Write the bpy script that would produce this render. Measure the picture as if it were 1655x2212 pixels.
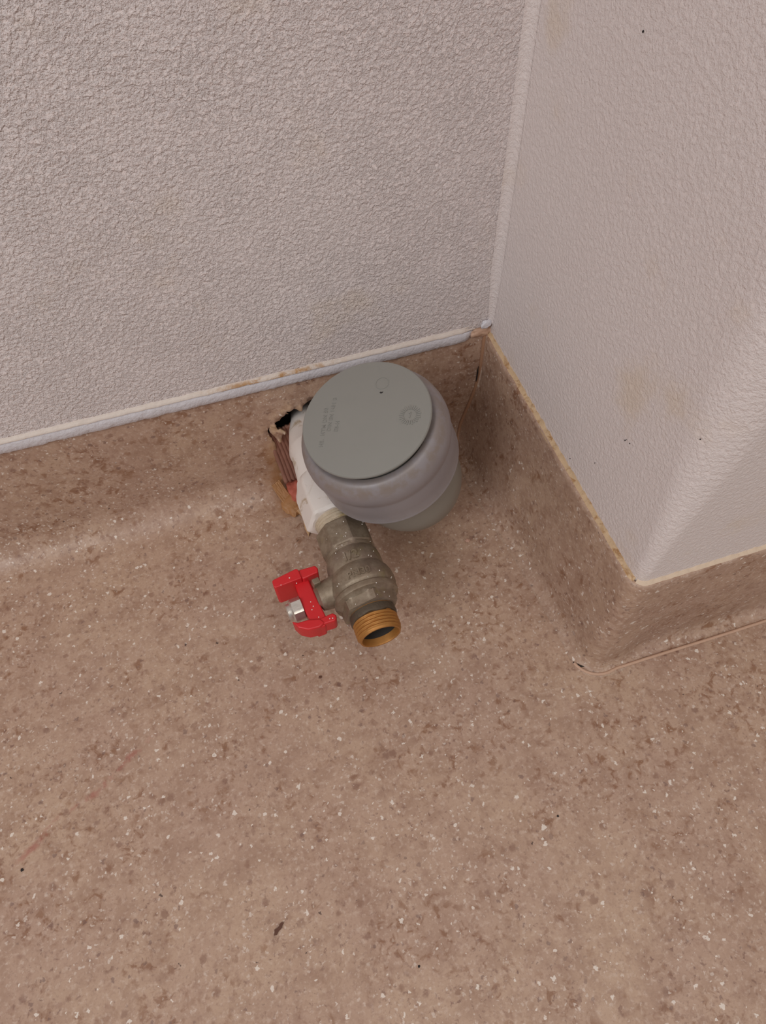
import bpy, bmesh, math, random
from mathutils import Vector, Matrix
from mathutils.geometry import delaunay_2d_cdt
from mathutils import noise as mnoise

for o in list(bpy.data.objects): bpy.data.objects.remove(o)
S = bpy.context.scene
COL = S.collection
PI = math.pi
random.seed(7)

# ---------------------------------------------------------------- camera
cam = bpy.data.cameras.new('camera'); camo = bpy.data.objects.new('camera', cam); COL.objects.link(camo)
cam.sensor_fit = 'HORIZONTAL'; cam.sensor_width = 36.0; cam.lens = 1500/1655*36.0
cam.clip_start = .005; cam.clip_end = 30
Rm = Matrix(((0.9535, 0.2631, -0.1473), (-0.3006, 0.7911, -0.5327), (-0.0236, 0.5522, 0.8334)))
camo.matrix_world = Matrix.Translation((0, 0, .352)) @ Rm.to_quaternion().to_matrix().to_4x4()
S.camera = camo

# ---------------------------------------------------------------- light
W = bpy.data.worlds.new('world'); S.world = W; W.use_nodes = True
W.node_tree.nodes['Background'].inputs[0].default_value = (.97, .965, .98, 1)
W.node_tree.nodes['Background'].inputs[1].default_value = .36
def area(name, loc, target, sx, sy, power, col):
    l = bpy.data.lights.new(name, 'AREA'); l.shape = 'RECTANGLE'; l.size = sx; l.size_y = sy
    l.energy = power; l.color = col
    o = bpy.data.objects.new(name, l); COL.objects.link(o); o.location = loc
    o.rotation_euler = (Vector(target)-Vector(loc)).to_track_quat('-Z', 'Y').to_euler()
    return o
area('window_light', (-1.3, -.85, 1.6), (0, .2, .05), .8, .8, 21, (.97, .98, 1.0))
area('ceiling_light', (.3, -.9, 2.2), (.1, .1, 0), 1.2, 1.2, 15, (1.0, .94, .86))

vs = S.view_settings
vs.view_transform = 'Standard'; vs.look = 'None'; vs.gamma = 1; vs.use_curve_mapping = False
vs.exposure = -0.31

# ---------------------------------------------------------------- materials
def lin(c):
    c = c/255
    return c/12.92 if c <= .04045 else ((c+.055)/1.055)**2.4
def rgb(r, g, b): return (lin(r), lin(g), lin(b), 1)
class NT:
    def __init__(s, name):
        s.m = bpy.data.materials.new(name); s.m.use_nodes = True
        s.t = s.m.node_tree; s.b = s.t.nodes['Principled BSDF']; s.out = s.t.nodes['Material Output']
        s.coord = s.t.nodes.new('ShaderNodeTexCoord').outputs['Object']
    def n(s, typ, ins=None, **kw):
        nd = s.t.nodes.new('ShaderNode'+typ)
        for k, v in kw.items(): setattr(nd, k, v)
        for k, v in (ins or {}).items(): s.put(nd.inputs[k], v)
        return nd
    def put(s, inp, v):
        if hasattr(v, 'is_output') and v.is_output: s.t.links.new(v, inp)
        else: inp.default_value = v
    def noise(s, scale, detail=3, rough=.55, dist=0, vec=None, off=0):
        v = vec or s.coord
        if off: v = s.n('Vector'+'Math', {0: v, 1: (off, off*.7, off*1.3)}, operation='ADD').outputs[0]
        return s.n('TexNoise', {'Vector': v, 'Scale': scale, 'Detail': detail, 'Roughness': rough, 'Distortion': dist}).outputs['Fac']
    def ramp(s, fac, lo, hi, a=0.0, b=1.0, smooth=True):
        return s.n('MapRange', {'Value': fac, 'From Min': lo, 'From Max': hi, 'To Min': a, 'To Max': b},
                   interpolation_type='SMOOTHSTEP' if smooth else 'LINEAR').outputs[0]
    def mix(s, fac, a, b):
        nd = s.n('Mix', data_type='RGBA'); s.put(nd.inputs[0], fac); s.put(nd.inputs[6], a); s.put(nd.inputs[7], b)
        return nd.outputs[2]
    def math(s, op, a, b=0.0):
        nd = s.n('Math', operation=op); s.put(nd.inputs[0], a); s.put(nd.inputs[1], b); return nd.outputs[0]
    def bump(s, h, strength, dist, normal=None):
        nd = s.n('Bump', {'Height': h, 'Strength': strength, 'Distance': dist})
        if normal: s.put(nd.inputs['Normal'], normal)
        return nd.outputs[0]
    def attr(s, name): return s.n('Attribute', attribute_name=name).outputs['Fac']
    def set(s, **kw):
        for k, v in kw.items():
            s.put(s.b.inputs[{'col': 'Base Color', 'rough': 'Roughness', 'metal': 'Metallic', 'normal': 'Normal', 'spec': 'Specular IOR Level',
                              'sss': 'Subsurface Weight', 'trans': 'Transmission Weight', 'alpha': 'Alpha'}[k]], v)
        return s.m

def plain(name, c, rough=.5, metal=0.0, var=.12, vs_=300, bump=0.0, bs=800, spec=.5, dirt=None, dirt_lo=.55, dirt_hi=.7, ds=120):
    t = NT(name)
    d = tuple(x*(1-var) for x in c[:3])+(1,); l = tuple(min(1, x*(1+var)) for x in c[:3])+(1,)
    col = t.mix(t.noise(vs_), d, l)
    if dirt: col = t.mix(t.ramp(t.noise(ds, 5, .65, .6, off=3.1), dirt_lo, dirt_hi), col, dirt)
    kw = dict(col=col, rough=rough, metal=metal, spec=spec)
    if bump: kw['normal'] = t.bump(t.noise(bs, 4), 1.0, bump)
    return t.set(**kw)

def mat_wall():
    t = NT('woodchip_paint')
    n1 = t.noise(430, 5, .62, .15); n2 = t.noise(1500, 2, .6, off=1.7); n3 = t.noise(70, 2, off=5)
    plate = t.ramp(n1, .38, .60)
    plate2 = t.ramp(t.noise(620, 3, .6, .2, off=12), .42, .60)
    gate = t.ramp(n3, .3, .7, .8, 1.0)
    h = t.math('ADD', t.math('MULTIPLY', t.math('ADD', t.math('MULTIPLY', plate, .8), t.math('MULTIPLY', plate2, .45)), gate), t.math('MULTIPLY', n2, .35))
    nrm = t.bump(h, 1.0, .00062)
    c = t.mix(t.noise(9, 3, off=2), rgb(233, 220, 217), rgb(240, 229, 226))
    c = t.mix(t.ramp(t.noise(25, 4, .6, off=8), .58, .75, 0, .35), c, rgb(226, 206, 182))
    return t.set(col=c, rough=.75, normal=nrm, spec=.3)
WALL = mat_wall()
def mat_wall_smooth():
    t = NT('side_wall_paint')
    n1 = t.noise(560, 5, .65, .1); n2 = t.noise(1500, 3, .6, off=1.7)
    h = t.math('ADD', t.ramp(n1, .3, .7), t.math('MULTIPLY', n2, .5))
    c = t.mix(t.noise(9, 3, off=2), rgb(233, 220, 216), rgb(240, 229, 225))
    c = t.mix(t.ramp(t.noise(22, 4, .6, off=8), .55, .75, 0, .45), c, rgb(228, 206, 178))
    return t.set(col=c, rough=.7, normal=t.bump(h, 1.0, .0003), spec=.35)
WALLS = mat_wall_smooth()

def mat_vinyl():
    t = NT('speckled_vinyl')
    big = t.noise(16, 3, .6); mid = t.noise(75, 4, .62, .3, off=4); fine = t.noise(420, 3, .6, off=9)
    base = t.mix(t.ramp(big, .3, .7), rgb(181, 150, 131), rgb(190, 160, 137))
    base = t.mix(t.ramp(mid, .42, .66, 0, .55), base, rgb(158, 125, 105))
    base = t.mix(t.ramp(fine, .5, .72, 0, .6), base, rgb(208, 184, 167))
    base = t.mix(t.ramp(t.noise(900, 3, .6, off=40), .52, .7, 0, .45), base, rgb(160, 128, 112))
    base = t.mix(t.ramp(t.noise(260, 4, .6, off=20), .53, .7, 0, .5), base, rgb(152, 117, 100))
    # brown flecks, gathered in patches
    wob = t.n('VectorMath', {0: t.coord, 1: t.n('VectorMath', {0: t.n('TexNoise', {'Vector': t.coord, 'Scale': 620.0, 'Detail': 3.0}).outputs['Color'], 'Scale': .0030}, operation='SCALE').outputs[0]}, operation='ADD').outputs[0]
    def flecks(scale, dens_lo, r, soft, seedoff, patch_scale, plo, phi):
        v = t.n('VectorMath', {0: wob, 1: (seedoff, seedoff*.37, seedoff*.61)}, operation='ADD').outputs[0]
        vo = t.n('TexVoronoi', {'Vector': v, 'Scale': scale, 'Randomness': 1.0}, feature='F1')
        sep = t.n('SeparateColor', {0: vo.outputs['Color']})
        on = t.math('GREATER_THAN', sep.outputs[0], dens_lo)
        size = t.math('MULTIPLY', sep.outputs[1], r)
        blob = t.math('SUBTRACT', size, vo.outputs['Distance'])
        blob = t.ramp(blob, 0.0, soft)
        p = t.ramp(t.noise(patch_scale, 3, .6, off=seedoff), plo, phi)
        return t.math('MULTIPLY', t.math('MULTIPLY', on, blob), p), sep.outputs[2]
    # soft brown smudges
    sm1 = t.math('MULTIPLY', t.ramp(t.noise(210, 4, .62, .5, off=33), .50, .66), t.ramp(t.noise(38, 3, .6, off=14), .40, .62))
    base = t.mix(t.math('MULTIPLY', sm1, .78), base, t.mix(t.noise(50, 2, off=3), rgb(128, 86, 66), rgb(140, 96, 60)))
    sm2 = t.math('MULTIPLY', t.ramp(t.noise(390, 4, .65, .4, off=53), .56, .70), t.ramp(t.noise(30, 3, .6, off=24), .35, .6))
    base = t.mix(t.math('MULTIPLY', sm2, .75), base, rgb(122, 88, 76))
    f, c3 = flecks(230, .70, .62, .30, 11.3, 42, .36, .58)
    base = t.mix(t.math('MULTIPLY', f, .55), base, t.mix(c3, rgb(142, 98, 66), rgb(120, 84, 72)))
    f, c3 = flecks(420, .90, .55, .16, 3.9, 30, .30, .55)
    base = t.mix(t.math('MULTIPLY', f, .55), base, t.mix(c3, rgb(104, 78, 70), rgb(116, 88, 82)))
    # pale chips
    f, c3 = flecks(640, .66, .55, .14, 7.7, 34, .30, .60)
    base = t.mix(t.math('MULTIPLY', f, .6), base, t.mix(c3, rgb(218, 200, 186), rgb(230, 216, 204)))
    f, c3 = flecks(440, .91, .50, .10, 19.1, 26, .1, .35)
    base = t.mix(t.math('MULTIPLY', f, .8), base, rgb(236, 224, 212))
    f, c3 = flecks(420, .991, .34, .1, 29.1, 26, .1, .3)
    base = t.mix(t.math('MULTIPLY', f, .8), base, rgb(62, 42, 38))
    # faint reddish scuff across the floor
    pa = Vector((-.158, .092, 0)); pb = Vector((-.0905, .133, 0)); dr = (pb-pa).normalized(); nr = Vector((-dr.y, dr.x, 0))
    rel = t.n('VectorMath', {0: wob, 1: tuple(pa)}, operation='SUBTRACT').outputs[0]
    al = t.n('VectorMath', {0: rel, 1: tuple(dr)}, operation='DOT_PRODUCT').outputs['Value']
    ac = t.n('VectorMath', {0: rel, 1: tuple(nr)}, operation='DOT_PRODUCT').outputs['Value']
    ac = t.math('ABSOLUTE', t.math('ADD', ac, t.math('MULTIPLY', t.math('SUBTRACT', t.noise(45, 2, off=61), .5), .012)))
    mk = t.math('MULTIPLY', t.ramp(ac, .0022, .0004), t.math('MULTIPLY', t.ramp(al, .0, .01), t.ramp(al, .085, .07)))
    base = t.mix(t.math('MULTIPLY', mk, t.ramp(t.noise(130, 3, off=71), .4, .6, 0, .6)), base, rgb(166, 96, 84))
    # worn beige rim around the torn hole, ochre glue stain (both stored on the sheet)
    wear = t.math('MULTIPLY', t.attr('wear'), t.ramp(t.noise(160, 4, off=2.2), .35, .6))
    base = t.mix(wear, base, rgb(205, 172, 138))
    st = t.math('MULTIPLY', t.attr('stain'), t.ramp(t.noise(130, 4, off=6.2), .35, .62, .25, 1))
    base = t.mix(st, base, rgb(158, 108, 62))
    h = t.math('ADD', t.noise(700, 3), t.math('MULTIPLY', t.noise(45, 2, off=3), 6.0))
    return t.set(col=base, rough=t.ramp(t.noise(60, 3), .3, .7, .36, .5), normal=t.bump(h, 1.0, .00006), spec=.45)
VINYL = mat_vinyl()
GREY = plain('grey_plastic', rgb(136, 134, 128), .5, var=.04, vs_=60, bump=.00003, bs=900)
def mat_socket():
    t = NT('grey_pipe_plastic')
    c = t.mix(t.noise(40, 3), rgb(135, 128, 130), rgb(148, 141, 142))
    c = t.mix(t.math('MULTIPLY', t.attr('dirt'), t.ramp(t.noise(150, 5, .65), .35, .6)), c, rgb(126, 108, 88))
    return t.set(col=c, rough=.42, normal=t.bump(t.noise(300, 3), 1, .00004), spec=.5)
SOCKET = mat_socket()
PIPE = plain('grey_green_pipe', rgb(141, 137, 128), .5, var=.05, vs_=60)
WHITE = plain('white_fitting_paint', rgb(232, 222, 214), .45, var=.04, vs_=80, bump=.00006, bs=500, dirt=rgb(186, 164, 138), dirt_lo=.56, dirt_hi=.72, ds=110)
SEAL = plain('sealing_hemp', rgb(192, 174, 150), .7, var=.2, vs_=700, bump=.0002, bs=900, dirt=rgb(196, 170, 120))
def mat_valve():
    t = NT('dull_nickel_brass')
    n = t.noise(190, 5, .65)
    c = t.mix(t.ramp(n, .35, .7), rgb(130, 113, 94), rgb(156, 141, 122))
    c = t.mix(t.ramp(t.noise(60, 3, off=4), .45, .7, 0, .45), c, rgb(142, 122, 112))
    c = t.mix(t.ramp(t.noise(90, 4, off=7), .6, .72, 0, .4), c, rgb(140, 128, 76))
    return t.set(col=c, rough=.5, metal=.45, normal=t.bump(t.noise(750, 4), 1, .00012), spec=.5)
VALVE = mat_valve()
BRASS = plain('yellow_brass', rgb(176, 122, 62), .5, metal=.5, var=.15, vs_=300, bump=.00005, bs=900)
DARKNECK = plain('tarnished_neck', rgb(92, 80, 66), .5, metal=.4, var=.25, vs_=500, bump=.0002, bs=700)
DARK = plain('dark_bore', rgb(52, 46, 42), .6, var=.2)
RED = plain('red_plastic', rgb(206, 34, 40), .38, var=.05, vs_=80, bump=.00003, bs=700)
STEEL = plain('bright_steel', rgb(205, 198, 190), .3, metal=.7, var=.2, vs_=500, bump=.0001, bs=700)
BLACKISH = plain('cavity_mortar', rgb(74, 64, 58), .9, var=.3, vs_=120, bump=.0006, bs=160)
SLIT = plain('dark_gap', rgb(30, 24, 22), .8)
BAND = plain('white_paint_band', rgb(222, 219, 224), .65, var=.03, vs_=200, bump=.0006, bs=420)
def mat_stain_edge():
    t = NT('stained_paint_edge')
    k = t.math('MULTIPLY', t.attr('stain'), t.ramp(t.noise(170, 5, .7, .5), .42, .62, .1, 1))
    c = t.mix(k, rgb(230, 218, 208), rgb(188, 146, 102))
    return t.set(col=c, rough=.7, normal=t.bump(t.noise(500, 4), 1, .0003))
STEDGE = mat_stain_edge()
GLUE = plain('ochre_glue_edge', rgb(204, 174, 138), .65, var=.12, vs_=250, bump=.0006, bs=380, dirt=rgb(168, 126, 82), dirt_lo=.5, dirt_hi=.66, ds=200)
FRINGE = plain('beige_glue_fringe', rgb(216, 192, 168), .7, var=.06, vs_=250, bump=.0004, bs=380)
TAN = plain('tan_filler', rgb(198, 162, 138), .6, var=.1, vs_=300, bump=.0003, bs=500)
WELD = plain('tan_weld_bead', rgb(170, 128, 100), .5, var=.08, vs_=200)
OCHRE = plain('ochre_foam', rgb(172, 124, 80), .5, var=.16, vs_=220, bump=.0005, bs=260)
CORAL = plain('red_backing', rgb(188, 100, 82), .55, var=.2, vs_=150, bump=.0003, bs=300)
RIBMAT = plain('ribbed_reddish_strip', rgb(142, 98, 82), .6, var=.25, vs_=160, bump=.0002, bs=300)
SCRAP = plain('beige_scrap', rgb(200, 162, 122), .6, var=.08, vs_=120)
SPECK = plain('paint_droplet', rgb(238, 232, 224), .25, var=.02)
BROWN = plain('brown_flake', rgb(96, 60, 44), .7, var=.2)
CRUMB = plain('black_crumb', rgb(38, 30, 28), .7)
GRIT = plain('pinkish_grit', rgb(200, 160, 140), .6)

# ---------------------------------------------------------------- helpers
def obj(name, bm, m, parent=None, smooth=True, angle=35, recalc=True):
    if recalc: bmesh.ops.recalc_face_normals(bm, faces=bm.faces)
    me = bpy.data.meshes.new(name); bm.to_mesh(me); bm.free()
    me.materials.append(m)
    if smooth:
        me.polygons.foreach_set('use_smooth', [True]*len(me.polygons))
        try: me.set_sharp_from_angle(angle=math.radians(angle))
        except Exception: pass
    o = bpy.data.objects.new(name, me); COL.objects.link(o)
    if parent: o.parent = parent; o.matrix_parent_inverse = Matrix.Translation(-parent.location)
    return o
def thing(name, label, cat, loc, group=None):
    o = bpy.data.objects.new(name, None); COL.objects.link(o); o.location = loc; o.empty_display_size = .01
    o['label'] = label; o['category'] = cat
    if group: o['group'] = group
    return o
def tag(o, label, cat, group=None):
    o['label'] = label; o['category'] = cat
    if group: o['group'] = group
    return o
def struct(o): o['kind'] = 'structure'; return o
def box(bm, x0, x1, y0, y1, z0, z1):
    v = [bm.verts.new((x, y, z)) for x in (x0, x1) for y in (y0, y1) for z in (z0, z1)]
    for f in ((0, 1, 3, 2), (4, 6, 7, 5), (0, 4, 5, 1), (2, 3, 7, 6), (0, 2, 6, 4), (1, 5, 7, 3)): bm.faces.new([v[i] for i in f])
    return v
def frame_of(axis, up=Vector((0, 0, 1))):
    a = Vector(axis).normalized(); u = up - a*up.dot(a)
    if u.length < 1e-4: u = Vector((1, 0, 0)) - a*a.x
    u.normalize(); w = a.cross(u)
    return a, u, w
def lathe(bm, origin, axis, prof, n=64, seg=None, up=Vector((0, 0, 1)), close=True):
    """prof: (distance along axis, radius[, polygon sides n, rotation]) ; round unless sides given"""
    a, u, w = frame_of(axis, up); o = Vector(origin); rings = []
    for p in prof:
        t, r = p[0], p[1]; ring = []
        for i in range(n):
            th = 2*PI*i/n; rr = r
            if len(p) > 2 and p[2]:
                k = p[2]; ph = (th-p[3]) % (2*PI/k) - PI/k
                rr = min(r, r*math.cos(PI/k)/math.cos(ph)*(1.0 if len(p) < 5 else p[4]))
            ring.append(bm.verts.new(o + a*t + (u*math.cos(th)+w*math.sin(th))*rr))
        rings.append(ring)
    for A, B in zip(rings, rings[1:]):
        for i in range(n): bm.faces.new((A[i], A[(i+1) % n], B[(i+1) % n], B[i]))
    if close:
        for R_ in (rings[0], rings[-1]): bm.faces.new(R_)
    return rings
def tube(bm, path, radii, n=40, close=True):
    P = [Vector(p) for p in path]; rings = []; ref = None
    for i, p in enumerate(P):
        d = (P[min(i+1, len(P)-1)]-P[max(i-1, 0)]).normalized()
        if ref is None: ref = d.orthogonal().normalized()
        ref = (ref - d*ref.dot(d)).normalized(); w = d.cross(ref)
        r = radii[i] if isinstance(radii, (list, tuple)) else radii
        rings.append([bm.verts.new(p+(ref*math.cos(2*PI*k/n)+w*math.sin(2*PI*k/n))*r) for k in range(n)])
    for A, B in zip(rings, rings[1:]):
        for i in range(n): bm.faces.new((A[i], A[(i+1) % n], B[(i+1) % n], B[i]))
    if close: bm.faces.new(rings[0]); bm.faces.new(rings[-1])
def prism(bm, pts, z0, z1, M=None, taper=1.0):
    """outline in a plane, extruded; M maps local (x,y,z) to world"""
    M = M or Matrix()
    c = Vector((sum(p[0] for p in pts)/len(pts), sum(p[1] for p in pts)/len(pts)))
    A = [bm.verts.new(M @ Vector((c.x+(p[0]-c.x)*taper, c.y+(p[1]-c.y)*taper, z0))) for p in pts]
    B = [bm.verts.new(M @ Vector((p[0], p[1], z1))) for p in pts]
    bm.faces.new(A[::-1]); bm.faces.new(B)
    for i in range(len(pts)): bm.faces.new((A[i], A[(i+1) % len(pts)], B[(i+1) % len(pts)], B[i]))
def bevel(o, w, seg=2, angle=30):
    m = o.modifiers.new('bevel', 'BEVEL'); m.width = w; m.segments = seg; m.limit_method = 'ANGLE'; m.angle_limit = math.radians(angle)
    return o
def sstep(x, a, b):
    t = max(0, min(1, (x-a)/(b-a))); return t*t*(3-2*t)
def nz(x, y, z=0, s=1.0): return mnoise.noise(Vector((x*s, y*s, z*s)))

# ---------------------------------------------------------------- setting
BX = .1355        # face of the side upstand
FY = .0975        # face of the front upstand
H = .0865         # cut height of the vinyl
VY = .2645        # face of the back upstand

bm = bmesh.new(); box(bm, -1.3, 1.5, -1.3, .30, -.02, 0)
floor = struct(obj('floor', bm, VINYL, smooth=False))
def put_attr(o, name, fn):
    at = o.data.attributes.new(name, 'FLOAT', 'POINT')
    at.data.foreach_set('value', [fn(v.co) for v in o.data.vertices])

# back wall: painted woodchip slab above the vinyl, rough masonry with a recess below
def wob_edge(x, s=180, a=.0006): return a*nz(x, 3.1, 0, s)+a*.5*nz(x, 9.1, 0, s*4)
bm = bmesh.new()
xs = [-1.3, -.6, -.25]+[-.25+i*.002 for i in range(1, 196)]
xs = [x for x in xs if x < .1375]+[.1375]
zs = [(.0925, .2640), (.0930, .2632), (.0945, .2629), (.11, .2629), (.25, .2629), (2.4, .2629)]
grid = [[bm.verts.new((x, y, z + (wob_edge(x) if k == 0 else 0))) for k, (z, y) in enumerate(zs)] for x in xs]
for A, B in zip(grid, grid[1:]):
    for k in range(len(zs)-1): bm.faces.new((A[k], B[k], B[k+1], A[k+1]))
back_top = [bm.verts.new((x, .40, 2.4)) for x in (xs[0], xs[-1])]
bot = [bm.verts.new((x, .40, .0925)) for x in (xs[0], xs[-1])]
bm.faces.new([g[-1] for g in grid]+[back_top[1], back_top[0]])
bm.faces.new([g[0] for g in grid][::-1]+[bot[0], bot[1]])
bm.faces.new((bot[0], back_top[0], back_top[1], bot[1]))
bm.faces.new([bot[0]]+grid[0]+[back_top[0]]); bm.faces.new([bot[1], back_top[1]]+grid[-1][::-1])
wall_back = struct(obj('wall_back', bm, WALL, recalc=True, smooth=False))
# masonry with recess behind the tear
bm = bmesh.new()
for b in ((-1.3, .0, .2665, .40, -.02, .0925), (.106, .1375, .2665, .40, -.02, .0925), (.0, .106, .2665, .40, .0885, .0925), (.0, .106, .31, .40, -.02, .0885), (.0, .106, .2665, .31, -.02, .002)): box(bm, *b)
mas = obj('masonry', bm, BLACKISH, wall_back, smooth=False)

# side (right) wall and the front face of the boxed-out corner, rounded outer edge
def path_corner(off, rc, n=10, y_back=.2665, xr=1.5):
    """plan path of side face -> rounded corner -> front face, at distance off in front of the faces"""
    cx, cy = BX+.0025+rc, FY+.0025+rc
    pts = [(BX+.0025-off, y_back)]
    k = int((y_back-cy)/.003)
    pts += [(BX+.0025-off, y_back+(cy-y_back)*i/k) for i in range(1, k)]
    for i in range(n+1):
        a = PI + PI/2*i/n
        pts.append((cx+(rc+off)*math.cos(a), cy+(rc+off)*math.sin(a)))
    pts += [(cx+.003*i, FY+.0025-off) for i in range(1, 70)]+[(xr, FY+.0025-off)]
    return pts
bm = bmesh.new()
def wall_row(z):
    rc = .005+.012*sstep(z, .088, .20); cx, cy = BX+.0025+rc, FY+.0025+rc
    p = [(BX+.0025, .2665+(cy-.2665)*i/50) for i in range(50)]
    p += [(cx+rc*math.cos(PI+PI/2*i/14), cy+rc*math.sin(PI+PI/2*i/14)) for i in range(15)]
    p += [(cx+(.36-cx)*i/50, FY+.0025) for i in range(1, 51)]+[(1.5, FY+.0025)]
    return p
zs2 = [.086, .0875, .10, .115, .13, .15, .17, .20, .25, 2.4]
R2 = [wall_row(z) for z in zs2]
G = [[bm.verts.new((R2[k][i][0], R2[k][i][1], z)) for k, z in enumerate(zs2)] for i in range(len(R2[0]))]
for A, B in zip(G, G[1:]):
    for k in range(len(zs2)-1): bm.faces.new((A[k], B[k], B[k+1], A[k+1]))
c1 = bm.verts.new((1.5, .2665, .086)); c2 = bm.verts.new((1.5, .2665, 2.4))
bm.faces.new([g[0] for g in G]+[c1]); bm.faces.new([g[-1] for g in G]+[c2])
bm.faces.new(G[-1]+[c2, c1]); bm.faces.new([c1, c2]+G[0][::-1])
wall_right = struct(obj('wall_right', bm, WALLS, smooth=True, angle=50))
bm = bmesh.new(); box(bm, BX+.003, 1.5, FY+.003, .2665, -.02, .086)
obj('masonry', bm, BLACKISH, wall_right, smooth=False)

# ---- vinyl upstand on the back wall, with the torn hole
HOLE = [(0.0362, 0.0692), (0.0298, 0.0659), (0.0285, 0.0628), (0.0272, 0.0627), (0.0247, 0.0652), (0.0238, 0.0642), (0.0203, 0.0645), (0.0211, 0.0624),
        (0.0186, 0.0627), (0.0153, 0.0593), (0.0124, 0.0571), (0.0123, 0.054), (0.0133, 0.0514), (0.0157, 0.0505), (0.0164, 0.0486), (0.0149, 0.0469),
        (0.0140, 0.0428), (0.0129, 0.0404), (0.0115, 0.0443), (0.0097, 0.0489), (0.0086, 0.0526), (0.0092, 0.0554), (0.0077, 0.0524), (0.0079, 0.0468),
        (0.0089, 0.0442), (0.0099, 0.0410), (0.0102, 0.0357), (0.0096, 0.0305), (0.0098, 0.0249), (0.0104, 0.019)]
tc = Vector((.0810, .0415)); tr = .0272
HOLE += [(.014, .0155), (.022, .0145), (.031, .0142), (.040, .016)]
for k in range(15):
    a = math.radians(-125 + 270*k/14); HOLE.append((tc.x+tr*math.cos(a), tc.y+tr*math.sin(a)))
HOLE.append((.046, .0700))
RB = .0145
def prof_back(s, x):
    """s = distance down from the cut edge -> (depth in front of VY, z)"""
    r = RB + .004*sstep(x, .12, -.17)
    arc = PI/2*r; st = H-r
    if s <= st: return 0.0, H-s
    if s <= st+arc:
        a = (s-st)/r; return r-r*math.cos(a), r-r*math.sin(a)+.0004
    return r+(s-st-arc), .0004*(1-min(1, (s-st-arc)/.012))-.0001
SMAX = (H-RB)+PI/2*RB+.014
pts = []; edges = []
def loop(L):
    i0 = len(pts); pts.extend([Vector(p) for p in L]); edges.extend([(i0+i, i0+(i+1) % len(L)) for i in range(len(L))])
X0, X1 = -.26, .1372
top = [(X0+(X1-X0)*i/160, .0) for i in range(161)]
outer = [(X0, SMAX)]+[(x, .0006*nz(x, 2.2, 0, 240)) for x, _ in top]+[(X1, SMAX)]
loop(outer)
hole_s = []
for i, (x, z) in enumerate(HOLE):
    x2, z2 = HOLE[(i+1) % len(HOLE)]
    hole_s.append((x, H-z))
    if i < 33 and math.hypot(x2-x, z2-z) > .002:
        hole_s.append(((x+x2)/2+random.uniform(-.0005, .0005), H-(z+z2)/2+random.uniform(-.0005, .0005)))
loop(hole_s)
ih = len(outer); nh = len(hole_s)
def inpoly(p, poly):
    c = False; j = len(poly)-1
    for i in range(len(poly)):
        if (poly[i][1] > p[1]) != (poly[j][1] > p[1]) and p[0] < (poly[j][0]-poly[i][0])*(p[1]-poly[i][1])/(poly[j][1]-poly[i][1])+poly[i][0]: c = not c
        j = i
    return c
gx = X0+.004
while gx < X1-.002:
    gs = .003
    while gs < SMAX-.001:
        if not inpoly((gx, gs), hole_s): pts.append(Vector((gx, gs)))
        gs += .003 if gs < H-.02 else .0018
    gx += .004
vo, eo, fo, *_ = delaunay_2d_cdt(pts, edges, [], 0, 1e-6)
bm = bmesh.new()
tv = []
for v in vo:
    d, z = prof_back(v.y, v.x)
    near = min((math.hypot(v.x-h[0], v.y-h[1]) for h in hole_s[:36]))
    lift = .0012*math.exp(-near/.003)*abs(nz(v.x, v.y, 0, 300))*2 if v.x < .045 else 0
    wav = .0007*nz(v.x, v.y, 0, 22)*sstep(v.y, 0, .03)*(1-sstep(v.x, .115, .13))
    if .011 < v.x < .0168 and .036 < v.y < .047: lift += .0016*sstep(v.x, .011, .0165)
    tv.append(bm.verts.new((v.x, VY-d-lift-wav, max(z, -.0001))))
for f in fo:
    if len(f) < 3: continue
    c = Vector((0, 0))
    for i in f: c += vo[i]
    c /= len(f)
    if inpoly(c, hole_s): continue
    if not inpoly(c, outer): continue
    try: bm.faces.new([tv[i] for i in f])
    except ValueError: pass
bmesh.ops.delete(bm, geom=[v for v in bm.verts if not v.link_faces], context='VERTS')
# plain continuation to the left
prev = None
for x in (-1.3, -.8, X0):
    ring = []
    for k in range(21):
        s = SMAX*k/20; d, z = prof_back(s, max(x, X0)); ring.append(bm.verts.new((x, VY-d, max(z, -.0001))))
    if prev:
        for k in range(20): bm.faces.new((prev[k], ring[k], ring[k+1], prev[k+1]))
    prev = ring
for f in bm.faces:
    f.normal_update()
    if f.normal.y > 0 or (abs(f.normal.y) < .3 and f.normal.z < 0): f.normal_flip()
bb = struct(obj('baseboard_back', bm, VINYL, smooth=True, angle=60, recalc=False))
put_attr(bb, 'wear', lambda c: .85*math.exp(-(min(math.hypot(c.x-h[0], c.z-h[1]) for h in HOLE[3:30])/.0045)**1.3) if -.02 < c.x < .05 and c.z > .012 else 0.0)
put_attr(bb, 'stain', lambda c: .9*math.exp(-((c.x-.010)/.011)**2-((c.z-.008)/.014)**2)*(1 if c.y < VY+.01 else 0)+.5*math.exp(-((c.x-.006)/.004)**2-((c.z-.03)/.012)**2))
sm = bb.modifiers.new('thickness', 'SOLIDIFY'); sm.thickness = .0016; sm.offset = -1

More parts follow.
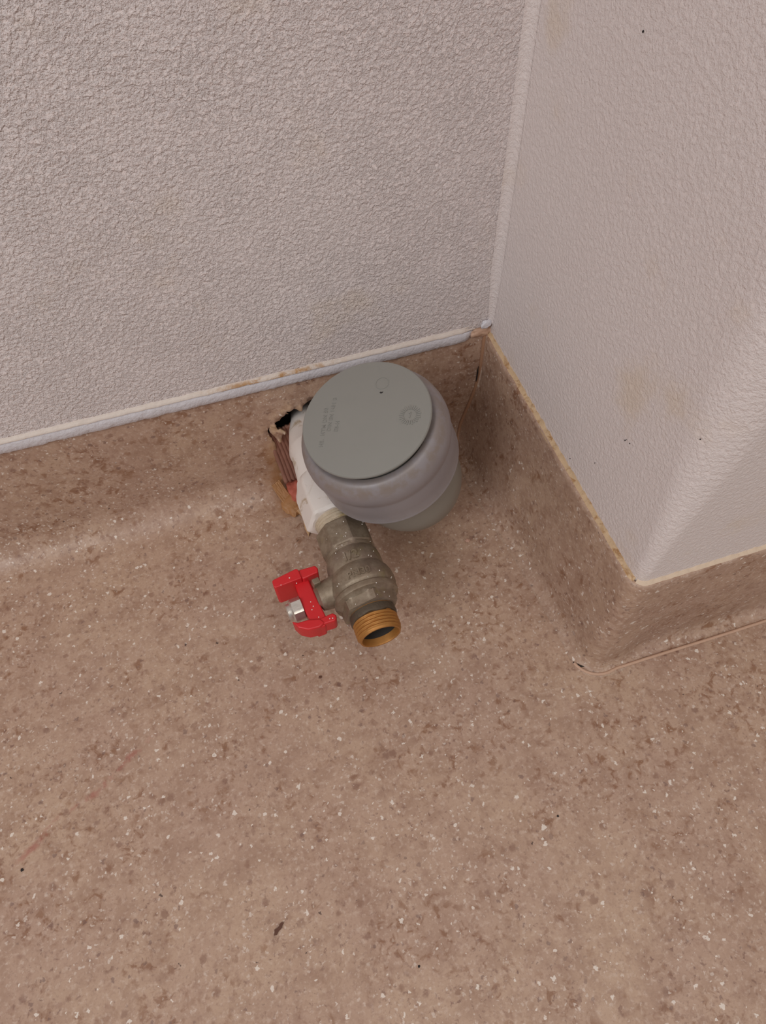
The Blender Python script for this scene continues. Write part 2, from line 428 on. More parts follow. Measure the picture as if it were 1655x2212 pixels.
# ---- vinyl upstand on the boxed-out corner (side and front)
PB = path_corner(0.0, .005)
cumul = [0]
for a, b in zip(PB, PB[1:]): cumul.append(cumul[-1]+math.hypot(b[0]-a[0], b[1]-a[1]))
def corner_sheet(i0, i1, name):
    bm = bmesh.new(); rows = []
    prof_n = 26
    for i in range(i0, i1+1):
        y = PB[i][1]; onside = sstep(y, FY+.01, .2665)
        frontness = sstep(PB[i][0], BX+.012, BX+.03)
        flare = .0045 + .009*onside - .0035*frontness
        r = .008 + .004*onside
        row = []
        for k in range(prof_n+1):
            u = k/prof_n
            st = H-r; arc = PI/2*r; foot = .003
            s = u*(st+arc+foot)
            if s <= st: d = 0; z = H-s
            elif s <= st+arc: a = (s-st)/r; d = r-r*math.cos(a); z = r-r*math.sin(a)
            else: d = r+(s-st-arc); z = 0
            fl = flare-.003
            d = d*(flare/.0125 if False else .55) + fl*sstep(H-z, H*.25, H)**1.2
            if k == 0: z += .0003*nz(PB[i][0], PB[i][1], 0, 300)
            off = .0025+d+.0005*nz(PB[i][0], PB[i][1], z, 35)*(1-sstep(y, .235, .255))
            rows_pts = (off, z+.0005)
            row.append(rows_pts)
        rows.append(row)
    V = []
    cx, cy = BX+.0025+.005, FY+.0025+.005
    for i, row in zip(range(i0, i1+1), rows):
        x, y = PB[i]
        if y > cy-1e-6 and x < cx-.0045: nrm = Vector((-1, 0))
        elif x > cx+1e-6: nrm = Vector((0, -1))
        else: nrm = Vector((x-cx, y-cy)).normalized()
        V.append([bm.verts.new((x+nrm.x*o_, y+nrm.y*o_, z)) for o_, z in row])
    for A, B in zip(V, V[1:]):
        for k in range(prof_n): bm.faces.new((A[k], A[k+1], B[k+1], B[k]))
    for f in bm.faces:
        f.normal_update(); c = f.calc_center_median()
        if f.normal.x*(-1)+f.normal.y*(-1)+f.normal.z < 0: f.normal_flip()
    o = struct(obj(name, bm, VINYL, smooth=True, angle=70, recalc=False))
    m = o.modifiers.new('thickness', 'SOLIDIFY'); m.thickness = .0018; m.offset = -1
    return o
imid = max(i for i, p in enumerate(PB) if p[1] >= FY+.0075-1e-6 and p[0] < BX+.004)
i_end_corner = imid+10
b_side = corner_sheet(0, len(PB)-1, 'baseboard_right')

bm = bmesh.new()
cx_, cy_ = BX+.0025+.005, FY+.0025+.005
fp = []
for i in range(0, 9):
    a_ = PI*1.08 + PI*.42*i/8; fp.append((cx_+.0145*math.cos(a_), cy_+.0135*math.sin(a_), .0008))
fp += [(cx_+.002+.004*i, FY-.0052-.0008*sstep(i, 0, 20), .0008+.0003*nz(i, 0, 0, .7)) for i in range(1, 60)]
tube(bm, fp, .0008, 10)
struct(obj('trim_8', bm, TAN))

# ---- painted band overlapping the vinyl on the back wall, with the stained paint lip above it
def strip(name, m, xs, prof, stain=None):
    """prof(x) -> list of (y,z) in front of the wall"""
    bm = bmesh.new(); rows = [[bm.verts.new((x, y, z)) for y, z in prof(x)] for x in xs]
    for A, B in zip(rows, rows[1:]):
        for k in range(len(A)-1): bm.faces.new((A[k], B[k], B[k+1], A[k+1]))
        bm.faces.new((A[-1], B[-1], B[0], A[0]))
    bm.faces.new(rows[0]); bm.faces.new(rows[-1])
    o = obj(name, bm, m, smooth=True, angle=50)
    if stain: put_attr(o, 'stain', stain)
    return o
xsb = [-1.3, -.7]+[-.26+i*.0012 for i in range(0, 325)]
xsb = [x for x in xsb if x < .1295]
def band_prof(x):
    lo = .0848+.0006*nz(x, 1, 0, 160)+.0005*nz(x, 5, 0, 600); hi = .0928+.0003*nz(x, 7, 0, 150)
    if x > .118: hi -= .0015*sstep(x, .118, .13)
    f = .2626+.00025*nz(x, 12, 0, 90)
    f += .0022*sstep(x, .124, .1294); lo += .0022*sstep(x, .122, .1294)
    return [(.2647, lo), (f+.0011, lo), (f+.0003, lo+.0006), (f+.0001, lo+.0025), (f-.0004, (lo+hi)/2), (f-.0002, hi-.0003), (f, hi), (.2647, hi)]
trim1 = struct(strip('trim_1', BAND, xsb, band_prof))
def lip_prof(x):
    lo = .0926+.0003*nz(x, 7, 0, 150); hi = lo+.0030+.0006*nz(x, 2, 0, 120)
    b = .2619+.0002*nz(x, 8, 0, 260)+.0012*sstep(x, .118, .1294)
    return [(.2635, lo), (b, lo+.0002), (b-.0001, lo+.0010), (b+.0004, (lo+hi)/2+.0003), (.2627, hi), (.2635, hi)]
trim2 = struct(strip('trim_2', STEDGE, xsb, lip_prof, lambda c: sstep(c.x, -.03, .005)*(1-.92*sstep(c.x, .03, .065))*(1 if c.z < .0952 else .3)))

# ---- ochre glue on the top edge of the side upstand, pale fringe on the front one
def ledge(name, m, i0, i1, w, up):
    bm = bmesh.new(); rows = []
    cx, cy = BX+.0025+.005, FY+.0025+.005
    fine = []
    for i in range(i0, i1):
        a, b = PB[i], PB[i+1]; L = math.hypot(b[0]-a[0], b[1]-a[1]); n = max(1, min(400, int(L/.0009)))
        fine += [(a[0]+(b[0]-a[0])*j/n, a[1]+(b[1]-a[1])*j/n) for j in range(n)]
    fine.append(PB[i1])
    for x, y in fine:
        if x < cx-.0047: nrm = (-1, 0)
        elif x > cx: nrm = (0, -1)
        else:
            v = Vector((x-cx, y-cy)).normalized(); nrm = (v.x, v.y)
        k = .5+.5*nz(x, y, 1, 260); k2 = .5+.5*nz(x, y, 5, 900)
        hh = up*(.25+1.2*k+.7*k2)
        ww = w
        pr = [(-.0008, H-.0012), (ww, H-.0012), (ww-.0001, H+.0001), (ww*.75, H+.0005+.0005*k2), (ww*.3, H+hh*.55), (.0002, H+hh), (-.0008, H+hh)]
        rows.append([bm.verts.new((x+nrm[0]*o_, y+nrm[1]*o_, z)) for o_, z in pr])
    for A, B in zip(rows, rows[1:]):
        n = len(A)
        for k in range(n): bm.faces.new((A[k], B[k], B[(k+1) % n], A[(k+1) % n]))
    bm.faces.new(rows[0]); bm.faces.new(rows[-1])
    return struct(obj(name, bm, m, smooth=True, angle=60))
trim3 = ledge('trim_3', GLUE, 0, imid+3, .0023, .0018)
trim4 = ledge('trim_4', FRINGE, imid+4, len(PB)-1, .0021, .0012)

# ---- weld bead in the inner corner of the vinyl, with the small open slit beside it
bm = bmesh.new()
path = []; rad = []
for i in range(34):
    z = .0875-.0865*i/33
    r_ = .012; hz = max(0, r_-z)
    dsd = (r_-math.sqrt(max(0, r_*r_-hz*hz)))*.55 + .0105*sstep(H-z, H*.25, H)**1.2
    hb = max(0, RB-z); dbk = RB-math.sqrt(max(0, RB*RB-hb*hb))
    path.append((BX-dsd-.0001, VY-dbk-.0007, z)); rad.append(.0012+.0002*nz(z, 0, 0, 200))
tube(bm, path, rad, 12)
trim5 = struct(obj('trim_5', bm, WELD))
bm = bmesh.new()
prism(bm, [(-.0002, 0), (.0002, .003), (.0003, .008), (.0001, .0125), (-.0003, .009), (-.0004, .003)], 0, .0006,
      Matrix.Translation((.1330, VY-.0019, .052)) @ Matrix(((1, 0, 0, 0), (0, 0, -1, 0), (0, 1, 0, 0), (0, 0, 0, 1))))
obj('open_slit', bm, SLIT, trim5, smooth=False)['label'] = 'black open slit in the tan seam'
# rounded paint fillet in the inner corner of the walls
bm = bmesh.new(); RF = .0042; rows = []
zf = [.0950, .097, .10]+[.11+.02*i for i in range(12)]+[.6, 2.4]
for z in zf:
    rf = RF*(.55+.45*sstep(z, .095, .125)); row = []
    for i in range(11):
        a = PI/2*i/10
        row.append(bm.verts.new((BX+.0024-rf+rf*math.sin(a), .2628-rf+rf*math.cos(a), z+(.0006*nz(i, 0, 0, 1.3) if z < .096 else 0))))
    row.append(bm.verts.new((BX+.004, .2645, z))); rows.append(row)
for A, B in zip(rows, rows[1:]):
    for k in range(len(A)): bm.faces.new((A[k], B[k], B[(k+1) % len(A)], A[(k+1) % len(A)]))
bm.faces.new(rows[0]); bm.faces.new(rows[-1])
obj('corner_fillet', bm, WALLS, wall_back, angle=80)
# small tan filler patch and white paint dab where the three faces meet
def dab(name, m, c, r, seed):
    bm = bmesh.new(); bmesh.ops.create_icosphere(bm, subdivisions=4, radius=1)
    for v in bm.verts:
        n = 1+.3*nz(v.co.x+seed, v.co.y, v.co.z, 1.9)
        v.co = Vector((c[0]+v.co.x*r[0]*n, c[1]+v.co.y*r[1]*n, c[2]+v.co.z*r[2]*n))
    return struct(obj(name, bm, m))
dab('trim_6', TAN, (.1325, .2638, .0893), (.0062, .0019, .0034), 1.0)
dab('trim_7', BAND, (.1345, .2619, .0955), (.0030, .0010, .0030), 5.0)

# ---- tiny open gaps at the foot of the outer corner
def flat_blob(pts, th, z, name, m, parent=None):
    bm = bmesh.new(); prism(bm, pts, z, z+th); return obj(name, bm, m, parent, smooth=False)
flat_blob([(.1285, .1022), (.1293, .1003), (.1312, .0986), (.1330, .0982), (.1316, .0994), (.1301, .1009)], .0004, .0009, 'corner_gap', SLIT, b_side)
flat_blob([(.1345, .0964), (.1362, .0956), (.1374, .0960), (.1360, .0968)], .0003, .0005, 'corner_gap', SLIT, b_side)

# ---------------------------------------------------------------- drain pipe with its plug
CAPV = (.0488, .1989, .1196); NRMV = (-.2788, -.0631, .9583)
CAP = Vector(CAPV); NRM = Vector(NRMV).normalized()
pipe = thing('drain_pipe', 'grey plastic drain elbow with a bulged socket pointing up, closed by a flat plug', 'pipe', (.0725, .2, 0))
def prof_obj(name, prof, m, parent, dirt=None, n=96):
    bm = bmesh.new(); lathe(bm, CAP, -NRM, prof, n, close=False)
    o = obj(name, bm, m, parent, angle=40)
    if dirt: put_attr(o, 'dirt', lambda c: dirt((c-CAP+Vector(parent.location)*0).dot(-NRM)))
    return o
sock = [(.0062, .0280), (.0058, .0294), (.0056, .0303), (.0058, .0311), (.0068, .0323), (.0085, .0334), (.0110, .0346), (.0135, .0352), (.0160, .0354), (.0185, .0351),
        (.0205, .0346), (.0215, .0345), (.0225, .03465), (.030, .0348), (.0366, .0346), (.0372, .0349), (.0380, .0350), (.0386, .0346), (.0390, .0336), (.0392, .0300), (.0392, .0276), (.0064, .0276), (.0062, .0280)]
so = prof_obj('socket', sock, SOCKET, pipe, lambda t: math.exp(-((t-.0085)/.0035)**2)*.55 + .5*math.exp(-((t-.0355)/.0012)**2))
# elbow: socket axis bending into the wall
p0 = CAP-NRM*.0394; cen = CAP-NRM*.0735+Vector((.0046, -.0005, .001)); d0 = (cen-p0).normalized()
d1 = Vector((.10, .95, -.10)).normalized()
path = [p0]; rb = .016
a0 = cen-d0*rb; a1 = cen+d1*rb
path.append(p0.lerp(a0, .5))
for i in range(13):
    t = i/12; path.append(a0*(1-t)**2+cen*2*t*(1-t)+a1*t*t)
path += [a1+d1*(.02), a1+d1*.045, a1+d1*.075]
path[1:] = [p for p in path[1:]]
bm = bmesh.new(); tube(bm, path, [.0300, .0290]+[.0280]*3+[.0276]*6+[.0262]*(len(path)-11), 64)
obj('elbow', bm, PIPE, pipe, angle=60)

plug = thing('socket_plug', 'flat round grey plug lid pressed into the drain pipe socket', 'plug', tuple(CAP))
pl = [(.0045, .0270), (.0024, .0272), (.0021, .0284), (.0019, .0294), (.0014, .0299), (.0006, .0299), (.0001, .0295), (-.0001, .0288), (-.0002, .0)]
bm = bmesh.new()
rings = lathe(bm, CAP, -NRM, pl[:-1], 128, close=True)
obj('lid', bm, GREY, plug, angle=30)
bm = bmesh.new(); lathe(bm, CAP, -NRM, [(.0040, .0255), (.0068, .0255), (.0068, .0268), (.0072, .0268), (.0072, .0255), (.018, .0250)], 64)
obj('plug_wall', bm, GREY, plug)
def lid_frame(p_from, p_to):
    """x axis along the reading direction (both points lie on the lid plane)"""
    ex = (p_to-p_from).normalized(); ey = NRM.cross(ex).normalized()
    M = Matrix((ex, ey, NRM)).transposed().to_4x4(); M.translation = p_from+NRM*.00012; return M
def text_obj(s, name, size, M, m, parent, depth=.00018):
    cu = bpy.data.curves.new('t', 'FONT'); cu.body = s; cu.size = size; cu.extrude = depth; cu.space_character = 1.1; cu.offset = size*.004
    to = bpy.data.objects.new('t', cu); COL.objects.link(to)
    bpy.context.view_layer.update()
    me = bpy.data.meshes.new_from_object(to.evaluated_get(bpy.context.evaluated_depsgraph_get()))
    bpy.data.objects.remove(to); bpy.data.curves.remove(cu)
    me.transform(M); me.materials.clear(); me.materials.append(m)
    o = bpy.data.objects.new(name, me); COL.objects.link(o)
    if parent: o.parent = parent; o.matrix_parent_inverse = Matrix.Translation(-parent.location)
    return o
LIDPTS = {  # three raised lines and the date clock, in the lid's own plane
 'a': (Vector(((0.02726, 0.19393, 0.11301))), Vector(((0.03842, 0.22026, 0.11799)))), 'b': (Vector(((0.03246, 0.2, 0.11492))), Vector(((0.04082, 0.21686, 0.11846)))), 'c': (Vector(((0.03541, 0.19808, 0.11565))), Vector(((0.03854, 0.20435, 0.11697))))}
text_obj('HS.  HTM DN 50', 'raised_lettering', .0026, lid_frame(*LIDPTS['a']), GREY, plug)
text_obj('DIN EN 1451 B', 'raised_lettering', .0025, lid_frame(*LIDPTS['b']), GREY, plug)
text_obj('EB-H', 'raised_lettering', .0025, lid_frame(*LIDPTS['c']), GREY, plug)
DC = Vector((0.06654, 0.1899, 0.12417))
exl = (Vector((0.0725, 0.18647, 0.12568))-DC).normalized(); eyl = NRM.cross(exl)
ML = Matrix((exl, eyl, NRM)).transposed().to_4x4(); ML.translation = DC
bm = bmesh.new()
for i in range(26):
    a = 2*PI*i/26; r0, r1 = .0028, (.0050 if i % 2 else .0046); w = .00018
    d = Vector((math.cos(a), math.sin(a))); n = Vector((-d.y, d.x))
    q = [d*r0-n*w, d*r1-n*w*1.3, d*r1+n*w*1.3, d*r0+n*w]
    prism(bm, [(p.x, p.y) for p in q], 0, .00038, ML)
for (x0, y0, x1, y1) in ((0, -.0014, .0003, .0014), (.0003, .0014, -.0006, .0008)):
    d = Vector((x1-x0, y1-y0)).normalized(); n = Vector((-d.y, d.x))*.00018
    prism(bm, [(x0-n.x, y0-n.y), (x1-n.x, y1-n.y), (x1+n.x, y1+n.y), (x0+n.x, y0+n.y)], 0, .00036, ML)
obj('date_clock', bm, GREY, plug, smooth=False)
# sprue mark: faint ring and dark nick
bm = bmesh.new(); c = Vector((0.06087, 0.21201, 0.12398))
for i in range(40):
    a = 2*PI*i/40; b = 2*PI*(i+1)/40
    q = [(r*math.cos(t), r*math.sin(t)) for r, t in ((.0029, a), (.0029, b), (.0032, b), (.0032, a))]
    M2 = ML.copy(); M2.translation = c; prism(bm, q, 0, .00026, M2)
bmesh.ops.remove_doubles(bm, verts=bm.verts, dist=1e-5)
obj('sprue_ring', bm, GREY, plug, smooth=False)
M2 = ML.copy(); M2.translation = Vector((0.05919, 0.20743, 0.12318))
bm = bmesh.new(); prism(bm, [(-.0010, -.0002), (-.0003, -.0006), (.0004, -.0003), (.0006, .0004), (.0001, .0001), (-.0005, .0003)], 0, .0003, M2)
o = obj('sprue_nick', bm, CRUMB, plug, smooth=False); o['label'] = 'small dark nick in the lid'

# ---------------------------------------------------------------- white extension fitting out of the wall
AX = Vector((.030, .121, .0638)); AD = Vector((-.030, 1, 0)).normalized()    # valve axis, pointing into the wall
ext = thing('wall_extension', 'white painted pipe fitting coming out of the torn hole, hexagonal at its end', 'pipe fitting', tuple(AX+AD*.10))
bm = bmesh.new()
T0 = .0652
HXR = math.radians(18)
hexp = [(T0+.004, .0100), (T0+.0002, .0102), (T0, .0128), (T0+.0004, .0150, 6, HXR), (T0+.0015, .0162, 6, HXR), (T0+.020, .0165, 6, HXR), (T0+.0235, .0158, 6, HXR), (T0+.0265, .0136), (T0+.028, .0120)]
lathe(bm, AX, AD, hexp, 72)
obj('hex_collar', bm, WHITE, ext, angle=28)
bm = bmesh.new()
tube(bm, [AX+AD*(T0+.026), AX+AD*(T0+.034), AX+AD*(T0+.048)+Vector((.0005, 0, -.0005)), (.0262, .235, .0612), (.0285, .251, .0578), (.0305, .262, .0545), (.032, .275, .050), (.034, .300, .042)],
     [.0126, .0120, .0116, .0113, .0105, .0094, .0086, .0085], 48)
o = obj('tube', bm, WHITE, ext, angle=70)
# rings and hemp where the valve screws in
bm = bmesh.new(); lathe(bm, AX, AD, [(T0+.003, .0098), (T0+.0004, .0116), (T0-.0008, .0115), (T0-.0013, .0110), (T0-.0020, .0112), (T0-.0027, .0107), (T0-.0036, .0109), (T0-.0043, .0104), (T0-.0050, .0106), (T0-.0056, .0102), (T0-.0062, .0094)], 56)
for v in bm.verts:
    r = 1+.05*nz(v.co.x, v.co.y, v.co.z, 420); c = AX+AD*(v.co-AX).dot(AD); v.co = c+(v.co-c)*r
obj('sealing_tape', bm, SEAL, ext)['label'] = 'dirty beige thread sealing tape'

# ---------------------------------------------------------------- ball valve
valve = thing('ball_valve', 'dull metal ball valve with red wing handle and open brass threaded outlet', 'valve', tuple(AX+AD*.03))
def oct_(t, r, rot=HXR+math.radians(-8)): return (t, r, 8, rot)
bm = bmesh.new()
body = [(.0115, .0092), (.0125, .0102), (.0126, .0118, 6, .2), (.0130, .0133, 6, .2), (.0175, .0138, 6, .2), (.0180, .0130), (.0184, .0136), (.0190, .0150), (.0198, .0153), (.0215, .0152), (.0222, .0147),
        (.0228, .0152), (.0236, .0156), (.026, .0157), (.0285, .0154), (.031, .0146), (.0328, .0135), (.0338, .0131), (.036, .0133), (.039, .0132), (.0415, .0128), (.0425, .0121), (.0435, .0118), (.0450, .0121),
        oct_(.0456, .0126), oct_(.0462, .0132), oct_(.0582, .0132), oct_(.0590, .0127), (.0594, .0115), (.0596, .0095)]
lathe(bm, AX, AD, body, 96)
obj('body', bm, VALVE, valve, angle=26)
# brass outlet thread with bore
bm = bmesh.new()
N = 72; rings = []
turns = 8; L = .0125
prof = [(-.001+.0, .0078)]
for i in range(int(turns*8)+1):
    t = L*i/(turns*8); 
    prof.append((t, None))
a, u, w = frame_of(AD)
def ring(fn, t): return [bm.verts.new(AX+a*(t)+(u*math.cos(2*PI*k/N)+w*math.sin(2*PI*k/N))*fn(2*PI*k/N)) for k in range(N)]
rings.append(ring(lambda th: .0083, .011))
rings.append(ring(lambda th: .0084, .0008))
rings.append(ring(lambda th: .0087, .0))
rings.append(ring(lambda th: .0094, .0))
for i in range(1, turns*8+1):
    t = .0006+(L-.0006)*i/(turns*8)
    def fn(th, t=t):
        ph = (t/(L/turns)+th/(2*PI)) % 1.0
        tri = abs(ph*2-1)**.8
        edge = sstep(t, .0, .0022)
        fade = 1-sstep(t, .0105, .0122)
        return .0095+.0010*edge - .00075*(1-tri)*edge*fade
    rings.append(ring(fn, t))
for A, B in zip(rings, rings[1:]):
    for k in range(N): bm.faces.new((A[k], A[(k+1) % N], B[(k+1) % N], B[k]))
obj('threaded_outlet', bm, BRASS, valve, angle=60)
bm = bmesh.new(); lathe(bm, AX, AD, [(.0086, .0098), (.0090, .0107), (.0098, .0109), (.0112, .0108), (.0122, .0107), (.0128, .0095)], 72)
for v in bm.verts:
    t_ = (v.co-AX).dot(AD)
    if t_ < .0100: v.co -= AD*(.0010*nz(v.co.x, v.co.y, v.co.z, 260)+.0003)
obj('outlet_neck', bm, DARKNECK, valve)['label'] = 'dark tarnished neck behind the brass thread'
bm = bmesh.new(); lathe(bm, AX, AD, [(.0035, .00825), (.018, .0082)], 48, close=False)
b2 = bmesh.ops.create_icosphere(bm, subdivisions=3, radius=.0084, matrix=Matrix.Translation(AX+AD*.0235))
obj('bore', bm, DARK, valve)['label'] = 'dark inside of the outlet'
# stem boss to the left
BO = Vector((.0185, .1492, .0638)); BD = Vector((-1, -.10, -.0)).normalized()
bm = bmesh.new(); lathe(bm, BO, BD, [(-.006, .0086), (.001, .0078), (.004, .0072), (.0085, .0067), (.0098, .0064), (.0102, .0054), (.0112, .0044)], 48)
obj('stem_boss', bm, VALVE, valve)
bm = bmesh.new()
Mx = Matrix.Translation((.0090, .1528, .0700)) @ Matrix.Rotation(math.radians(12), 4, 'Z') @ Matrix.Rotation(math.radians(8), 4, 'Y')
b = bmesh.ops.create_cube(bm, size=1.0, matrix=Mx @ Matrix.Diagonal((.0034, .0030, .0040, 1)))
o = obj('stop_pin', bm, VALVE, valve, smooth=False); bevel(o, .0003)
bm = bmesh.new(); lathe(bm, (.0005, .1470, .0618), (-1, -.10, 0), [(0, .0040), (.0004, .0058, 6, .3), (.0050, .0058, 6, .3), (.0056, .0046), (.0058, .0040), (.0074, .0038), (.0078, .0030)], 48)
obj('hex_nut', bm, STEEL, valve, angle=25)['label'] = 'bright steel nut holding the handle'
# red wing handle: H-shaped in plan, wings deeper than the strap
hm = bmesh.new()
ZT = .0695
def hp(pts, z0, z1, taper=1.0): prism(hm, pts, z0, z1, None, taper)
handle_far = [(-.0101, .1600), (-.0095, .1607), (.0020, .1632), (.0030, .1622), (.0034, .1575), (-.0090, .1563), (-.0100, .1570)]
bm = bmesh.new(); prism(bm, [(-.0008, .1600), (.0062, .1600), (.0074, .1500), (.0092, .1375), (.0080, .1330), (.0035, .1326), (.0020, .1370), (.0004, .1450)], .0555, .0655, None, .97); handle = o = obj('handle', bm, RED, valve, angle=30); o['label'] = 'red plastic wing handle'; bevel(o, .0007, 3)
bm = bmesh.new(); prism(bm, handle_far, .0535, ZT+.0003, None, .96); o = obj('wing', bm, RED, handle, smooth=True, angle=30); bevel(o, .0007, 3)
bm = bmesh.new(); prism(bm, [(.0020, .1600), (.0030, .1625), (.0108, .1625), (.0118, .1608), (.0114, .1585), (.0040, .1572)], .0550, .0690, None, .97); o = obj('tab', bm, RED, handle, angle=30); bevel(o, .0006, 3)
bm = bmesh.new(); prism(bm, [(-.0062, .1392), (-.0035, .1378), (.0010, .1378), (.0065, .1365), (.0080, .1340), (.0050, .1325), (.0, .1328), (-.0040, .1352)], .0575, .0670, None, .96); o = obj('wing', bm, RED, handle, angle=30); bevel(o, .0007, 3)
bm = bmesh.new(); prism(bm, [(.0060, .1368), (.0125, .1378), (.0138, .1362), (.0135, .1345), (.0125, .1336), (.0055, .1335)], .0580, .0665, None, .97); o = obj('tab', bm, RED, handle, angle=30); bevel(o, .0007, 3)

# raised marks on the valve body
def on_body(t, phi, r):
    return AX+AD*t+(u*math.cos(phi)+w*math.sin(phi))*r
def body_text(s, t, phi0, r, size, name):
    cu = bpy.data.curves.new('t', 'FONT'); cu.body = s; cu.size = size; cu.extrude = .0003; cu.offset = .00010
    to = bpy.data.objects.new('t', cu); COL.objects.link(to); bpy.context.view_layer.update()
    me = bpy.data.meshes.new_from_object(to.evaluated_get(bpy.context.evaluated_depsgraph_get()))
    bpy.data.objects.remove(to); bpy.data.curves.remove(cu)
    for v in me.vertices:
        x, y, z = v.co; phi = phi0 + SGN*x/r
        p = on_body(t+y, phi, r+z+.0002); v.co = p
    me.materials.clear(); me.materials.append(VALVE)
    o = bpy.data.objects.new(name, me); COL.objects.link(o); o.parent = valve; o.matrix_parent_inverse = Matrix.Translation(-valve.location)
    return o
SGN = 1 if w.x > 0 else -1
body_text('1/2', .0350, SGN*-.42, .0133, .0060, 'raised_mark')
body_text('PN30', .0246, SGN*-.42, .0156, .0048, 'raised_mark')
# white paint droplets sprinkled over valve and handle
bm = bmesh.new()
rnd = random.Random(3)
for i in range(32):
    t = rnd.uniform(.012, .056); phi = SGN*rnd.uniform(-.9, 1.0)
    r = .0138 if t > .045 else (.0133 if t > .033 else .0157)
    if t < .0180: r = .0136
    bmesh.ops.create_icosphere(bm, subdivisions=1, radius=rnd.uniform(.00014, .00032), matrix=Matrix.Translation(on_body(t, phi, r)))
o = obj('paint_speck', bm, SPECK, valve); o['kind'] = 'stuff'; o['label'] = 'tiny white paint droplets'
bm = bmesh.new()
for (x, y, z) in [(-.002, .1592, ZT+.0004), (-.0065, .1568, ZT+.0004), (.006, .159, .0682), (.0044, .1465, .0656), (.0050, .144, .0656), (.0040, .1425, .0656), (.0060, .138, .0656), (.0105, .1352, .0667), (.0118, .135, .0667), (.0005, .156, .0690), (.0046, .1585, .0682)]:
    bmesh.ops.create_icosphere(bm, subdivisions=1, radius=rnd.uniform(.0002, .00036), matrix=Matrix.Translation((x, y, z)))
o = obj('paint_speck', bm, SPECK, valve); o['kind'] = 'stuff'

# the two screwed fittings sit low, slightly larger than drawn above
ext.location = (.0278, .2276, .0552); ext.scale = (1.03,)*3
valve.location = (.0300, .1555, .0552); valve.scale = (1.03,)*3

# ---------------------------------------------------------------- torn material under the white fitting
def ribbon(name, m, parent, P0, P1, P2, wdir, width, ribs, th=.0015, amp=.0009, ripn=40):
    """sheet with lengthwise ribs along a quadratic path"""
    bm = bmesh.new(); P0, P1, P2 = map(Vector, (P0, P1, P2)); wd = Vector(wdir).normalized(); rows = []
    for i in range(25):
        t = i/24; c = P0*(1-t)**2+P1*2*t*(1-t)+P2*t*t; tan = ((P1-P0)*(1-t)+(P2-P1)*t).normalized(); n = tan.cross(wd).normalized()
        if n.y > 0: n = -n
        row = []
        for j in range(ripn+1):
            s = (j/ripn-.5); wv = width*(1+.15*t)
            h = amp*math.cos(s*2*PI*ribs)+min(.0006, amp*1.5)*nz(s*8, t*6, 0, 1)
            e = .0012*nz(s*14, 3 if i == 0 else 8, 0, 1) if i in (0, 24) else 0
            row.append(bm.verts.new(c+wd*(s*wv)+n*h+tan*e))
        rows.append(row)
    for A, B in zip(rows, rows[1:]):
        for k in range(ripn): bm.faces.new((A[k], A[k+1], B[k+1], B[k]))
    o = obj(name, bm, m, parent, recalc=True, angle=80)
    md = o.modifiers.new('thickness', 'SOLIDIFY'); md.thickness = th; md.offset = 0
    return o
rs = ribbon('ribbed_strip', RIBMAT, None, (.0150, .2680, .048), (.0180, .2660, .030), (.0200, .2575, .0125), (1, .08, .12), .0175, 9, amp=.00038, ripn=72)
tag(rs, 'reddish brown ribbed strip hanging out of the torn hole beside the white fitting', 'strip')
def lump(name, m, c, r, seed, amp=.3, sub=4, fr=1.6):
    bm = bmesh.new(); bmesh.ops.create_icosphere(bm, subdivisions=sub, radius=1)
    for v in bm.verts:
        n = 1+amp*nz(v.co.x+seed, v.co.y, v.co.z, fr)+amp*.35*nz(v.co.x+seed, v.co.y, v.co.z, fr*3)
        v.co = Vector((c[0]+v.co.x*r[0]*n, c[1]+v.co.y*r[1]*n, max(.0002, c[2]+v.co.z*r[2]*n)))
    return obj(name, bm, m)
tag(lump('backing_lump', CORAL, (.0175, .2525, .0050), (.0075, .0085, .0058), 2.0), 'coral red lump on the floor under the white fitting', 'filler')
tag(lump('glue_lump', OCHRE, (.0110, .2500, .0014), (.0060, .0110, .0034), 7.0, .25), 'ochre glue lump spilling left of the coral lump onto the floor', 'glue')
tag(lump('glue_lump', OCHRE, (.0190, .2425, .0020), (.0095, .0045, .0026), 11.0, .35), 'small dark ochre glue lump in front of the coral lump', 'glue')
# beige scrap
bm = bmesh.new()
q = [(.0125, .2400), (.0180, .2420), (.0260, .2420), (.0270, .2320), (.0215, .2310), (.0170, .2255), (.0148, .2215), (.0140, .2280), (.0146, .2350)]
prism(bm, q, .0008, .0016)
for v in bm.verts: v.co.z += .0030*sstep(v.co.y, .230, .241)+.001*nz(v.co.x, v.co.y, 0, 200)
sc = obj('vinyl_scrap', bm, SCRAP, smooth=False); bevel(sc, .0002, 1)
tag(sc, 'torn beige scrap of vinyl lying on the floor under the hexagonal collar', 'scrap')
# ochre peel strip left of the lump
pe = ribbon('glue_film', OCHRE, None, (.0045, .2595, .0105), (.0075, .2520, .0020), (.0135, .2400, .0012), (1, .45, .1), .0060, 0, th=.0006, amp=.0001)
tag(pe, 'thin peeled ochre glue film curling at the wall left of the lumps', 'glue')

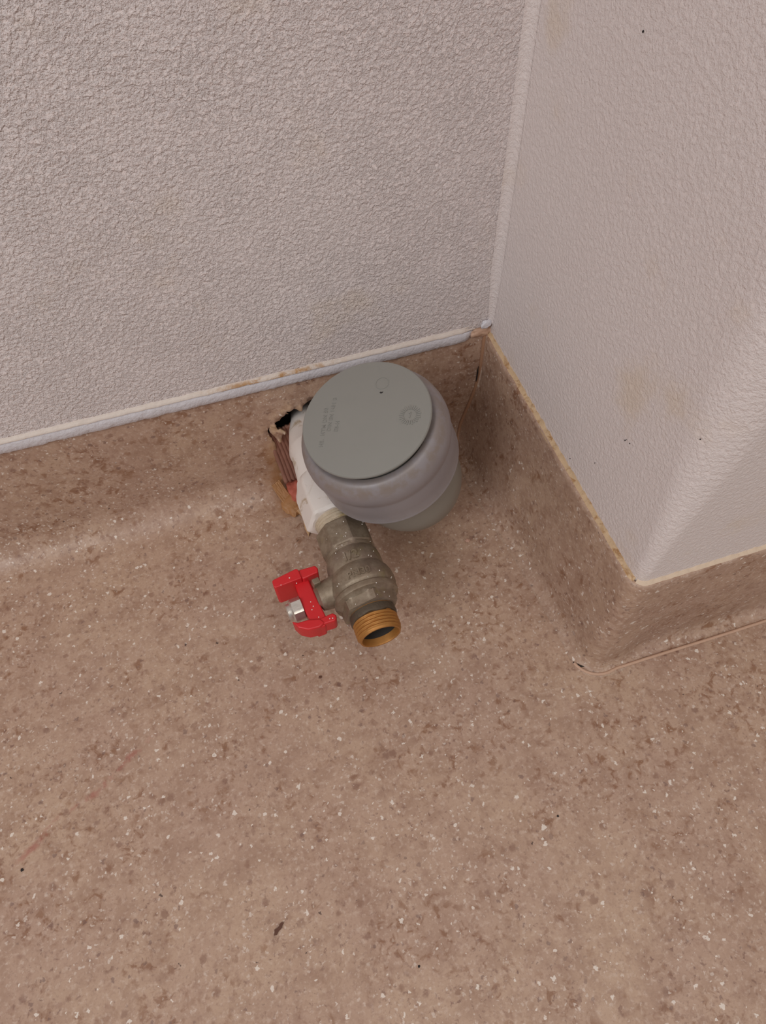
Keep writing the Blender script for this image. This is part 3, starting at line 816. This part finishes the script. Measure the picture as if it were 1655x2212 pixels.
# ---------------------------------------------------------------- loose dirt
def bit(name, m, x, y, z, r, label, cat, seed, group=None, flat=.6):
    bm = bmesh.new(); bmesh.ops.create_icosphere(bm, subdivisions=2, radius=1)
    for v in bm.verts:
        n = 1+.5*nz(v.co.x+seed, v.co.y, v.co.z, 1.7)
        v.co = Vector((x+v.co.x*r*n, y+v.co.y*r*n, z+(v.co.z*n+.7)*r*flat))
    return tag(obj(name, bm, m, smooth=False), label, cat, group)
bm = bmesh.new()
F = [(-.0036, -.0012), (-.0024, -.0018), (-.0008, -.0009), (.0010, -.0006), (.0022, .0004), (.0036, .0010), (.0026, .0018), (.0014, .0018), (.0006, .0010), (-.0010, .0008), (-.0022, .0010), (-.0026, .0)]
M = Matrix.Translation((-.0465, .0311, .0001)) @ Matrix.Rotation(math.radians(16), 4, 'Z') @ Matrix.Diagonal((.82, .82, 1, 1))
prism(bm, F, .0, .0007, M)
tag(obj('brown_flake', bm, BROWN, smooth=False), 'jagged dark brown flake lying alone low on the open floor', 'debris')
bit('crumb', CRUMB, -.154, .0894, 0, .0007, 'round black crumb on the floor near the left edge of the view', 'debris', 1)
bit('crumb', CRUMB, .0072, -.0002, 0, .0005, 'tiny black crumb on the floor nearest the camera, right of the brown flake', 'debris', 2)
bit('crumb', BROWN, -.0005, .1359, 0, .0008, 'small brown crumb on the floor left below the brass outlet', 'debris', 3)
bit('crumb', CRUMB, .0886, .036, 0, .0005, 'tiny black crumb on the open floor in front of the boxed corner', 'debris', 4)
bit('grit_grain', GRIT, .1034, .1899, 0, .0013, 'pale pinkish grit grain on the floor right of the drain pipe', 'grit', 5)
# specks of dirt stuck on the white side wall
bm = bmesh.new()
for (y, z, r) in [(.1386, .1386, .00035), (.1380, .1396, .0002), (.1357, .140, .0003), (.1080, .1744, .0003), (.1665, .093, .0003), (.1943, .2596, .0004), (.15, .11, .00025)]:
    bmesh.ops.create_icosphere(bm, subdivisions=1, radius=r, matrix=Matrix.Translation((BX+.0024, y, z)))
o = obj('dirt_specks', bm, CRUMB, wall_right); o['kind'] = 'stuff'
